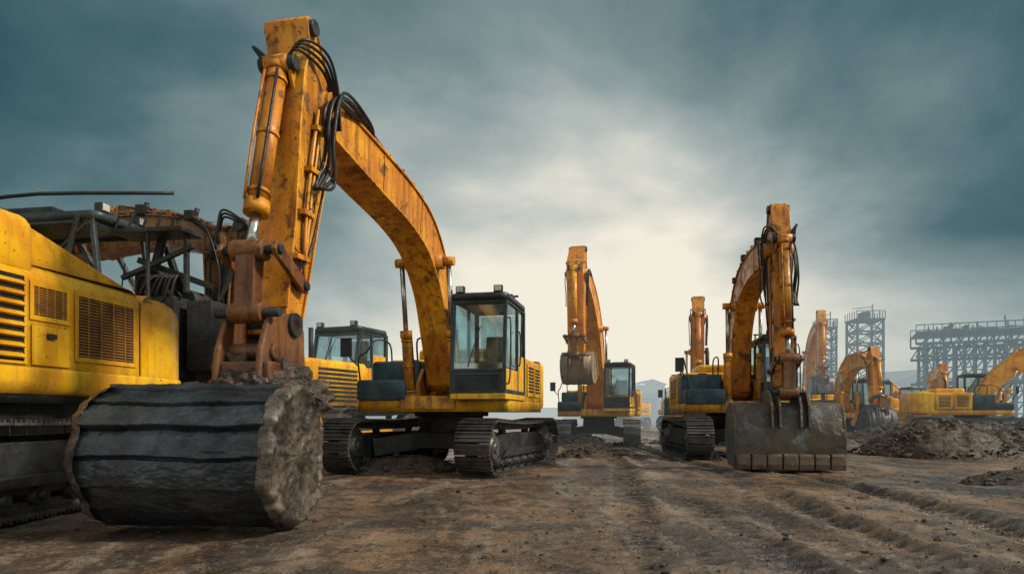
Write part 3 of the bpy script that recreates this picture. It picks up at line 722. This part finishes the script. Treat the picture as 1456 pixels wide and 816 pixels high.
# --- big yellow machine at left
def near_machine():
    P=pal(0,yel=(1.0,.57,.006),wear=.3)
    rz=math.atan2(-.99,-.11)
    rt=root('excavator',(-6.2,6.9,0),rz,'large bright yellow excavator with louvred engine cover and rounded counterweight','excavator','excavators parked on the dirt yard')
    add_tracks(rt,P,R(4),half=2.35,gauge=1.3,H=1.0,lod=0)
    b=MB(); b.slab(rrect(-2.3,1.6,-1.36,1.36,.1),1.12,1.32,.02); b.box((-2.0,-1.2,.55),(1.6,1.2,1.13)); mk('deck',b,rt,[P['dark']])
    b=MB()
    b.slab(rrect(-3.10,-1.72,-1.43,1.43,(.85,.02,.02,.85),18),1.46,2.52,.26,0,.02)
    b.slab(rrect(-3.12,1.2,-1.455,1.455,(.86,.05,.05,.86),18),1.20,1.48,.03,0,.14)
    mk('counterweight',b,rt,[P['yel']])
    b=MB()
    b.slab(rrect(-1.71,1.6,-1.42,1.42,.03),1.48,2.52,.16)
    b.slab(rrect(-.15,1.6,-1.40,1.40,.12),2.44,3.00,.16)
    b.prism([(-2.1,2.44),(-.10,2.44),(-.10,2.93),(-.4,2.86)],-1.28,1.28)
    mk('engine_hood',b,rt,[P['yel'],P['dark']],.03)
    gm=paint((.50,.27,.02),0,.6,'grille_paint')
    def panel(xa,xb,za,zb,nz,frame=.05,nm='grille'):
        b=MB(); y=1.42
        b.box((xa,y-.01,za),(xb,y+.016,za+frame),0); b.box((xa,y-.01,zb-frame),(xb,y+.016,zb),0)
        b.box((xa,y-.01,za+frame),(xa+frame,y+.016,zb-frame),0); b.box((xb-frame,y-.01,za+frame),(xb,y+.016,zb-frame),0)
        b.box((xa+frame,y-.01,za+frame),(xb-frame,y+.003,zb-frame),1)
        for k in range(nz):
            z=za+frame+.02+(zb-za-2*frame-.04)*k/(nz-1)
            b.box((xa+frame,y+.003,z-.008),(xb-frame,y+.014,z+.008),2)
        for k in range(1,5):
            x=xa+(xb-xa)*k/5; b.box((x-.008,y+.003,za+frame),(x+.008,y+.018,zb-frame),2)
        mk(nm,b,rt,[P['yel'],P['hose'],gm],.003)
    panel(-1.62,-.62,1.58,2.34,20)
    panel(-.55,-.02,1.95,2.34,11)
    b=MB(); y=1.42
    b.box((.02,y,1.50),(.75,y+.02,2.40),0); b.box((.06,y+.018,1.53),(.71,y+.026,2.36),1)
    for k in range(8):
        z=1.55+k*.101
        b.add([(.08,y+.024,z+.06),(.69,y+.024,z+.06),(.69,y+.070,z+.015),(.08,y+.070,z+.015),(.08,y+.024,z+.0),(.69,y+.024,z+.0)],[(0,1,2,3),(3,2,5,4),(0,3,4),(1,5,2)],0)
    mk('louvre',b,rt,[P['yel'],P['hose']],.003)
    b=MB(); b.box((-.53,y+.0,1.50),(-.04,y+.02,1.9),0); b.box((-.33,y+.018,1.78),(-.22,y+.05,1.83),1)
    mk('access_door',b,rt,[P['yel'],P['dark']],.005)
    b=MB(); b.cyl((-.9,-.4,2.65),(-.9,-.4,3.0),.07,seg=14); mk('exhaust_pipe',b,rt,[P['dark']])
near_machine()

def bulldozer(loc,rz,label,haze,scale=1):
    P=pal(haze)
    rt=root('bulldozer',loc,rz,label,'bulldozer',None,scale)
    add_tracks(rt,P,0,half=1.8,gauge=1.0,sw=.5,H=1.0,lod=1)
    b=MB(); b.slab(rrect(-.1,2.0,-.72,.72,.08),.95,1.95,.1)
    for sg in(-1,1):
        y=sg*.71
        for k in range(8): z=1.1+k*.09; b.box((.3,min(y,y+sg*.03),z),(1.6,max(y,y+sg*.03),z+.045),1)
    for k in range(9): z=1.08+k*.085; b.box((1.99,-.6,z),(2.025,.6,z+.04),1)
    mk('engine_hood',b,rt,[P['yel'],P['dark']])
    b=MB(); b.slab(rrect(-1.7,0,-1.2,1.2,.1),1.02,1.35,.08); b.slab(rrect(-1.75,-1.0,-.95,.95,.15),1.34,1.9,.1); mk('fender',b,rt,[P['yel']])
    cab(rt,P,-1.1,.15,-.6,.6,1.5,2.75,1)
    b=MB(); b.prism([(2.6,.05),(2.75,.3),(2.7,.7),(2.85,1.05),(2.8,1.05),(2.62,.7),(2.66,.3),(2.5,.05)],-1.6,1.6)
    b.beam((2.6,-1.35,.4),(0,-1.35,.45),.14); b.beam((2.6,1.35,.4),(0,1.35,.45),.14)
    mk('blade',b,rt,[P['yel']])
    b=MB(); b.cyl((1.3,.3,1.9),(1.3,.3,2.6),.05,seg=10); mk('exhaust_pipe',b,rt,[P['dark']])
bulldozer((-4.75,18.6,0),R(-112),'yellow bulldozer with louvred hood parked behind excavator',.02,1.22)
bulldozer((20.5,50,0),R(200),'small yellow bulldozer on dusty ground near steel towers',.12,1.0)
bulldozer((10.6,40,0),R(-60),'haze-tinted yellow bulldozer parked on dusty yard',.12,1.0)
bulldozer((19.3,36,0),R(-120),'haze-tinted yellow bulldozer beside gravel heaps',.06,1.0)
bulldozer((29.5,43,0),R(-150),'haze-tinted yellow bulldozer near the steel framework',.08,1.0)

# ------------------------------------------------------------------ steel frameworks
def lattice(b,x0,x1,y0,y1,z0,z1,nz,w=.14):
    C=[(x0,y0),(x1,y0),(x1,y1),(x0,y1)]
    for c in C: b.beam((*c,z0),(*c,z1),w*1.3)
    for k in range(nz+1):
        z=z0+(z1-z0)*k/nz
        for i in range(4):
            a=C[i];c=C[(i+1)%4]; b.beam((*a,z),(*c,z),w)
            if k<nz:
                zz=z0+(z1-z0)*(k+1)/nz
                b.beam((*a,z),(*c,zz),w*.6); b.beam((*c,z),(*a,zz),w*.6)
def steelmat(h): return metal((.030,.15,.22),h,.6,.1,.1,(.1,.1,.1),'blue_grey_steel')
def tower(loc,w,h,haze,label,nz=9):
    b=MB(); lattice(b,-w/2,w/2,-w/2,w/2,0,h,nz,w*.03+.08)
    b.box((-w*.55,-w*.55,h),(w*.55,w*.55,h+.14))
    for i in range(6):
        x=-w*.55+w*1.1*i/5
        b.beam((x,-w*.55,h),(x,-w*.55,h+.9),.06); b.beam((-w*.55,x,h),(-w*.55,x,h+.9),.06); b.beam((w*.55,x,h),(w*.55,x,h+.9),.06)
    b.beam((-w*.55,-w*.55,h+.9),(w*.55,-w*.55,h+.9),.07)
    b.box((-w*.15,-w*.3,h+.13),(w*.10,w*.3,h+.9)); b.beam((w*.3,0,h),(w*.3,0,h+1.8),.08); b.beam((w*.3,0,h+1.5),(-w*.5,0,h+1.3),.06)
    b.box((-w*.55,-w*.55,h*.62),(w*.55,w*.55,h*.62+.12))
    rt=root('lattice_tower',loc,R(random.uniform(-20,20)),label,'tower')
    mk('steel_frame',b,rt,[steelmat(haze)])
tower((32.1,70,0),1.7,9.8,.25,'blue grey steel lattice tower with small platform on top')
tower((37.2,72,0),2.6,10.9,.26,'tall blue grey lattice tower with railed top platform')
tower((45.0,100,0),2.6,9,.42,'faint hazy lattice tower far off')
def gantry():
    rt=root('steel_framework',(51.5,67,0),R(-25),'long blue grey steel gantry framework with railed top deck','steel framework')
    b=MB(); n=21; L=34; x0=-9.5
    for k in range(n):
        x=x0+L*k/(n-1)
        for y in(-2.5,2.5):
            b.beam((x-.25,y,0),(x-.25,y,8.2),.28); b.beam((x+.55,y,0),(x+.55,y,8.2),.22)
            for j in range(7): z=j*1.15; b.beam((x-.25,y,z),(x+.55,y,z+1.15),.13); b.beam((x-.25,y,z+1.15),(x+.55,y,z+1.15),.13)
        b.beam((x,-2.5,8),(x,2.5,8),.25); b.beam((x,-2.5,5),(x,2.5,8),.12)
        if k<n-1 and k%2==0:
            x2=x0+L*(k+1)/(n-1)
            for y in(-2.5,2.5): b.beam((x,y,1),(x2,y,7),.1); b.beam((x2,y,1),(x,y,7),.1)
    mk('steel_column',b,rt,[steelmat(.22)])
    b=MB()
    for y in(-2.6,2.6):
        for z in(4.3,6.9,8.2,9.3): b.beam((x0-1,y,z),(x0+L+1,y,z),.26)
        m=48
        for k in range(m):
            xa=x0-1+(L+2)*k/m; xb=xa+(L+2)/m; b.beam((xa,y,8.2),(xb,y,9.3) if k%2 else (xa,y,9.3),.15); b.beam((xa,y,9.3),(xa,y,10.1),.07)
            b.beam((xa,y,6.9),(xb,y,8.2),.12)
        b.beam((x0-1,y,10.1),(x0+L+1,y,10.1),.09)
    b.box((x0-1,-2.6,9.2),(x0+L+1,2.6,9.32))
    for k in range(60):
        x=x0+random.uniform(0,L); y=random.uniform(-2.4,2.4); hh=random.uniform(.6,1.7)
        b.beam((x,y,9.31),(x+random.uniform(-.1,.1),y,9.31+hh),.12); b.beam((x,y,9.31+hh*.6),(x+random.uniform(.4,1.4),y,9.31+hh*random.uniform(.3,1)),.1)
    for k in range(8):
        x=x0+random.uniform(0,L); b.box((x,-1.0,9.31),(x+random.uniform(.3,.7),1.0,9.7+random.random()*.7))
    mk('gantry_deck',b,rt,[steelmat(.22)])
gantry()
def shed(loc,w,dp_,h,rz,haze,label):
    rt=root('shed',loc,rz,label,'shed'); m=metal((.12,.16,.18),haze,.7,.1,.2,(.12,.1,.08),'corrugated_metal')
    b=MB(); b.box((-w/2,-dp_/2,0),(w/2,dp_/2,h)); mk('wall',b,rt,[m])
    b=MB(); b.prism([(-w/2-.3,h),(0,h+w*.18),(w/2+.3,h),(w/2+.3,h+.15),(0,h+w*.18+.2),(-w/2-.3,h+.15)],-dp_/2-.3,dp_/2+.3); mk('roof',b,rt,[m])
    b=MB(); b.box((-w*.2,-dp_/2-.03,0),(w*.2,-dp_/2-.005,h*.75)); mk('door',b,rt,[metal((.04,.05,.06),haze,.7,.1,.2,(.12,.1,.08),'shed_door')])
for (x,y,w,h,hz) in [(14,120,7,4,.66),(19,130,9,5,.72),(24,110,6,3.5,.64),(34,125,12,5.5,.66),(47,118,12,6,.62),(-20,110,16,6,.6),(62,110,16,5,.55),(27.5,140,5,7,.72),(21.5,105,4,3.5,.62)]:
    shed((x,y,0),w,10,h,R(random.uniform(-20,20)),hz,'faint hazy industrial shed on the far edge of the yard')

# ------------------------------------------------------------------ ground
rng=np.random.RandomState(3); LT=rng.rand(256,256)
def vn(x,y):
    xi=np.floor(x).astype(int); yi=np.floor(y).astype(int); fx=x-xi; fy=y-yi
    fx=fx*fx*(3-2*fx); fy=fy*fy*(3-2*fy); xi&=255; yi&=255; x1=(xi+1)&255; y1=(yi+1)&255
    return (LT[xi,yi]*(1-fx)+LT[x1,yi]*fx)*(1-fy)+(LT[xi,y1]*(1-fx)+LT[x1,y1]*fx)*fy
def fbm(x,y,o=4):
    s=0;a=.5;t=0
    for k in range(o): s=s+a*vn(x*2**k+17*k,y*2**k+31*k); t+=a; a*=.5
    return s/t-.5
def gh(x,y,full=False):
    near=np.clip(1-(np.hypot(x,y)-35)/40,0,1)
    h=.10*fbm(x*.35,y*.35,3)+.05*fbm(x*1.3+5,y*1.3,4)+.045*np.abs(fbm(x*3.3,y*3.3,5))+.034*fbm(x*13,y*13,3)
    msk=np.zeros_like(h)
    for (a,bb,c,dd,wd,cu) in [(1.7,.03,.15,.035,.22,0),(2.35,.04,.12,.035,.22,0),(3.0,.05,.15,.08,.24,.012),(4.5,.03,.2,.08,.24,.012),(5.9,-.02,.3,.06,.22,.006),(-.3,.10,.20,.03,.22,0),(.6,.11,.25,.03,.22,0),(.1,.14,.2,.03,.2,0),(7.5,-.25,.4,.05,.2,0),(3.8,.0,.2,.04,.2,.02),(-3.2,.28,.3,.03,.22,0)]:
        xc=a+bb*y+c*np.sin(y*.17+a)+cu*np.clip(12-y,0,12)**2*-.4
        g=np.exp(-((x-xc)/wd)**4)
        e=np.exp(-((np.abs(x-xc)-wd*1.35)/.11)**2)
        tr=np.sin((y+.5*np.abs(x-xc))*2*math.pi/.22)
        tread=np.where(tr>.1,.024,-.018)
        brk=np.clip(vn(x*.8+a*9,y*.3)*3.0-.7,0,1)
        h=h+brk*g*(-dd+tread)+brk*e*dd*.45
        msk=np.maximum(msk,brk*g*(.40+.60*(tr<.1)))
    if full: return (h*near),msk*near
    return (h*near).astype(float)
xs=np.concatenate([-np.geomspace(1400,9,60),np.linspace(-8.6,13,460),np.geomspace(13.4,1400,60)])
ys=np.concatenate([[-300,-80,-25,-8,-3,0,1.2],np.geomspace(2.2,32,460),np.geomspace(33,2500,110)])
X,Y=np.meshgrid(xs,ys); Z,MSK=gh(X,Y,True); Z=Z-.01
nx,ny=len(xs),len(ys)
me=bpy.data.meshes.new('ground')
V=np.stack([X,Y,Z],-1).reshape(-1,3)
idx=np.arange(nx*ny).reshape(ny,nx)
F=np.stack([idx[:-1,:-1],idx[:-1,1:],idx[1:,1:],idx[1:,:-1]],-1).reshape(-1,4)
me.vertices.add(len(V)); me.vertices.foreach_set('co',V.ravel())
me.loops.add(F.size); me.loops.foreach_set('vertex_index',F.ravel().astype(np.int32))
me.polygons.add(len(F)); me.polygons.foreach_set('loop_start',np.arange(0,F.size,4,dtype=np.int32))
me.polygons.foreach_set('loop_total',np.full(len(F),4,dtype=np.int32)); me.polygons.foreach_set('use_smooth',np.ones(len(F),dtype=bool))
me.update(calc_edges=True)
at=me.attributes.new('rut','FLOAT','POINT'); at.data.foreach_set('value',MSK.ravel().astype(np.float32))
g=bpy.data.objects.new('ground',me); COL.objects.link(g); g['kind']='structure'; g['label']='rutted muddy brown dirt yard with track marks'; g['category']='ground'
m,t=newmat('dirt_ground')
tc=t.n('ShaderNodeNewGeometry').outputs['Position']
ra=t.n('ShaderNodeAttribute',attribute_name='rut').outputs['Fac']
n1=t.noise(tc,.38,6,.62,.6); n2=t.noise(tc,2.6,8,.74,.3); n3=t.noise(tc,14,5,.75); n4=t.noise(t.vmul(tc,(1.6,.35,1)),1,7,.70,.8); n5=t.noise(tc,55,3,.7)
c=t.mix(t.ss(n1,.42,.58),(.070,.050,.038),(.25,.148,.080))
c=t.mix(t.math('MULTIPLY',t.ss(n4,.50,.60),.62),c,(.29,.235,.18))
c=t.mix(t.math('MULTIPLY',t.ss(n4,.47,.38),.6),c,(.042,.033,.029))
c=t.mix(t.math('MULTIPLY',t.ss(n2,.49,.58),.8),c,(.040,.030,.025))
c=t.mix(t.math('MULTIPLY',t.ss(n3,.54,.63),.6),c,(.31,.225,.155))
c=t.mix(t.math('MULTIPLY',t.ss(n5,.53,.60),.65),c,(.018,.015,.013))
c=t.mix(t.math('MULTIPLY',ra,.70),c,(.028,.022,.019))
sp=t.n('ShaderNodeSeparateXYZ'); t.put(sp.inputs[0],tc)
hf=t.math('MULTIPLY',t.ss(sp.outputs[1],20,140),.80)  # painted haze on far ground: pale glow mixed in with distance
b=t.n('ShaderNodeBsdfPrincipled'); t.put(b.inputs['Base Color'],c)
wet=t.ss(t.noise(tc,.8,6,.66,.6),.42,.55)
t.put(b.inputs['Roughness'],t.math('SUBTRACT',.72,t.math('MULTIPLY',wet,.46)))
b.inputs['Specular IOR Level'].default_value=.65
bp=t.n('ShaderNodeBump'); bp.inputs['Strength'].default_value=.8; bp.inputs['Distance'].default_value=.032
t.put(bp.inputs['Height'],t.math('ADD',t.math('ADD',n2,t.math('MULTIPLY',n3,.7)),t.math('MULTIPLY',n5,.4))); t.put(b.inputs['Normal'],bp.outputs[0])
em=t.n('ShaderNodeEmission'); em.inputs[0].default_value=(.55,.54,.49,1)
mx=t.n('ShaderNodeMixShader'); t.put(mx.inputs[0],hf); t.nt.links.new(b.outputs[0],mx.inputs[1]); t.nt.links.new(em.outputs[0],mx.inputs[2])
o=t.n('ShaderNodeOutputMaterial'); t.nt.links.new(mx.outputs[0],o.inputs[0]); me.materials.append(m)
def gz(x,y): return float(gh(np.array([x]),np.array([y]))[0])-.01

b=MB()
for i in range(5200):
    y=3+22*random.random()**1.6; x=random.uniform(-.8,.8)*y+1
    if vn(np.array([x*.5+40]),np.array([y*.5+9]))[0]<.42: continue
    r=random.choice([.004,.005,.006,.007,.009,.013,.026 if random.random()<.2 else .007])*(1+y*.035)
    vs,fs=rockverts(r,(x,y,gz(x,y)+r*.2),1); b.add(vs,fs,random.choice([0,1,1,1,1]))
mk('gravel',b,None,[mudmat((.07,.055,.042),(.14,.105,.08),.8,'stone_brown',9),mudmat((.045,.037,.033),(.10,.078,.06),.8,'clod_dark',9)],kind='stuff',label='loose stones and clods scattered over the dirt')['category']='gravel'

def mound(loc,rx,ry,h,label,haze=0,dark=1):
    b=MB(); nr,nt=46,120; vs=[]; off=random.random()*50
    for k in range(nr+1):
        rr=k/nr
        for i in range(nt):
            a=2*math.pi*i/nt; e=1+.18*noise.noise(Vector((math.cos(a)*1.3,math.sin(a)*1.3,off)))
            x=math.cos(a)*rr*rx*e; y=math.sin(a)*rr*ry*e
            z=h*(max(0,1-rr)**.9*(1-.25*(1-rr)**3))
            q=Vector((x,y,off)); z+=(.16*noise.noise(q*1.5)+.07*noise.noise(q*4)+.055*noise.noise(q*10)+.03*noise.noise(q*22))*min(1,h)*(1 if rr<.93 else 0)
            if k==nr: z=-.12
            vs.append((x,y,z))
    fs=[(k*nt+i,k*nt+(i+1)%nt,(k+1)*nt+(i+1)%nt,(k+1)*nt+i) for k in range(nr) for i in range(nt)]
    b.add(vs,fs,0,True)
    for i in range(int(300*rx*min(1,h))):
        a=random.random()*6.28; rr=math.sqrt(random.random())*.98; x=math.cos(a)*rr*rx;y=math.sin(a)*rr*ry
        z=h*(max(0,1-rr)**.9*(1-.25*(1-rr)**3)); r=random.uniform(.015,.05)*(1.8 if random.random()<.12 else 1)
        v,f=rockverts(r,(x,y,z+r*.4),1); b.add(v,f,1)
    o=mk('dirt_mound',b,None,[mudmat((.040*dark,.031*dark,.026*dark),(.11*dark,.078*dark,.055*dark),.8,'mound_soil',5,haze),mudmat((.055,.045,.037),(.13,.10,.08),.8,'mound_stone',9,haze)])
    o.location=loc; o['label']=label; o['category']='dirt mound'
mound((10.6,17.0,0),2.1,1.6,1.12,'brown gravelly dirt mound beside parked excavators')
mound((13.6,18.2,0),1.9,1.6,.85,'brown gravelly dirt mound beside parked excavators')
mound((13.2,23.5,0),2.2,1.6,.9,'brown gravelly dirt mound beside parked excavators',.03)
mound((17.0,24.5,0),2.6,1.8,.95,'brown gravelly dirt mound beside parked excavators',.03)
mound((7.45,9.9,0),.9,.5,.28,'low dark heap of soil and rubble on dirt yard',0,.7)
mound((-1.9,12.2,0),1.0,.8,.38,'low heap of soil beneath excavator tracks',0,1.1)
mound((1.9,16.5,0),.9,.6,.28,'low heap of soil beside excavator tracks',0,1.3)
mound((2.3,22.0,0),1.0,.7,.5,'low heap of soil below raised excavator bucket',.02,1.3)
mound((9.4,21.5,0),1.6,1.0,.6,'low heap of soil beside excavator tracks',.02)
b=MB(); n_=90; vs=[]
for k in range(3):
    for i in range(n_+1):
        x=-700+1500*i/n_; hh=7+ 20*max(0,min(1,(x-140)/120))+4*noise.noise(Vector((x*.008,3,0)))+2*noise.noise(Vector((x*.03,7,0)))
        vs.append((x,430+60*k,[0,hh,0][k]-1))
fs=[(k*(n_+1)+i,k*(n_+1)+i+1,(k+1)*(n_+1)+i+1,(k+1)*(n_+1)+i) for k in range(2) for i in range(n_)]
b.add(vs,fs,0,True)
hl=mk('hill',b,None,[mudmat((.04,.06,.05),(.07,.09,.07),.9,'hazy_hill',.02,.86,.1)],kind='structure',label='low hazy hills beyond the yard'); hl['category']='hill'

# ------------------------------------------------------------------ world
w=bpy.data.worlds.new('World'); scene.world=w; w.use_nodes=True; t=NT(w.node_tree)
dr=t.n('ShaderNodeTexCoord').outputs['Generated']
nz_=t.n('ShaderNodeVectorMath',operation='NORMALIZE'); t.put(nz_.inputs[0],dr); dr=nz_.outputs[0]
sp=t.n('ShaderNodeSeparateXYZ'); t.put(sp.inputs[0],dr); x_,y_,z_=sp.outputs
G=Vector((.10,1,.15)).normalized()
dt=t.n('ShaderNodeVectorMath',operation='DOT_PRODUCT'); t.put(dt.inputs[0],dr); dt.inputs[1].default_value=G
dm=t.math('MAXIMUM',dt.outputs['Value'],0.0)
gl=t.math('ADD',t.math('MULTIPLY',t.math('POWER',dm,4.5),.60),t.math('MULTIPLY',t.math('POWER',dm,26.0),.38))
den=t.math('ADD',t.math('MAXIMUM',z_,0.0),.34)
cv=t.n('ShaderNodeCombineXYZ'); t.put(cv.inputs[0],t.math('DIVIDE',x_,den)); t.put(cv.inputs[1],t.math('DIVIDE',y_,den)); cv.inputs[2].default_value=2.2
c1=t.noise(cv.outputs[0],1.2,8,.50,.30); c2=t.noise(cv.outputs[0],4.0,6,.55,.3)
cl=t.math('ADD',t.math('MULTIPLY',t.math('SUBTRACT',c1,.5),1.35),t.math('MULTIPLY',t.math('SUBTRACT',c2,.5),.36))
cl=t.math('MULTIPLY',cl,t.ss(z_,.05,.32,.40,1))
back=t.math('MULTIPLY',t.ss(y_,.1,-.6),.74); zen=t.math('MULTIPLY',t.ss(z_,.62,.95),.6)  # added brightness in unseen sky behind camera and overhead, lights camera-facing sides
hz=t.math('MULTIPLY',t.ss(z_,.28,.0),.34)
v=t.math('ADD',gl,cl); v=t.math('ADD',v,back); v=t.math('ADD',v,zen); v=t.math('ADD',v,hz)
v=t.math('ADD',v,.03,clamp=True)
cr=t.n('ShaderNodeValToRGB'); t.put(cr.inputs[0],v)
el=cr.color_ramp.elements; el[0].position=0; el[0].color=(.026,.085,.105,1); el[1].position=1; el[1].color=(.94,.88,.74,1)
for p,c in((.25,(.070,.145,.165,1)),(.5,(.205,.285,.292,1)),(.75,(.47,.525,.50,1))):
    e=el.new(p); e.color=c
sky=t.n('ShaderNodeTexSky',sky_type='NISHITA',sun_disc=False)
SUN=Vector((.78,-.10,.60)).normalized()
sky.sun_elevation=math.asin(SUN.z); sky.sun_rotation=math.atan2(SUN.x,SUN.y)
b1=t.n('ShaderNodeBackground'); t.put(b1.inputs[0],cr.outputs[0]); b1.inputs[1].default_value=1.0
b2=t.n('ShaderNodeBackground'); t.put(b2.inputs[0],sky.outputs[0]); b2.inputs[1].default_value=.05
mx=t.n('ShaderNodeMixShader'); mx.inputs[0].default_value=.05
t.nt.links.new(b1.outputs[0],mx.inputs[1]); t.nt.links.new(b2.outputs[0],mx.inputs[2])
o=t.n('ShaderNodeOutputWorld'); t.nt.links.new(mx.outputs[0],o.inputs[0])
sd=bpy.data.lights.new('sun','SUN'); sd.energy=3.4; sd.angle=R(8); sd.color=(1,.87,.70)
so=bpy.data.objects.new('sun',sd); COL.objects.link(so); so.rotation_euler=(-SUN).to_track_quat('-Z','Y').to_euler(); so.location=(20,0,20)

cd=bpy.data.cameras.new('camera'); cam=bpy.data.objects.new('camera',cd); COL.objects.link(cam)
cam.location=(0,0,1.0); cam.rotation_euler=(R(90),0,0); cd.lens=24; cd.sensor_width=36; cd.shift_y=.125
cd.clip_start=.05; cd.clip_end=4000
scene.camera=cam
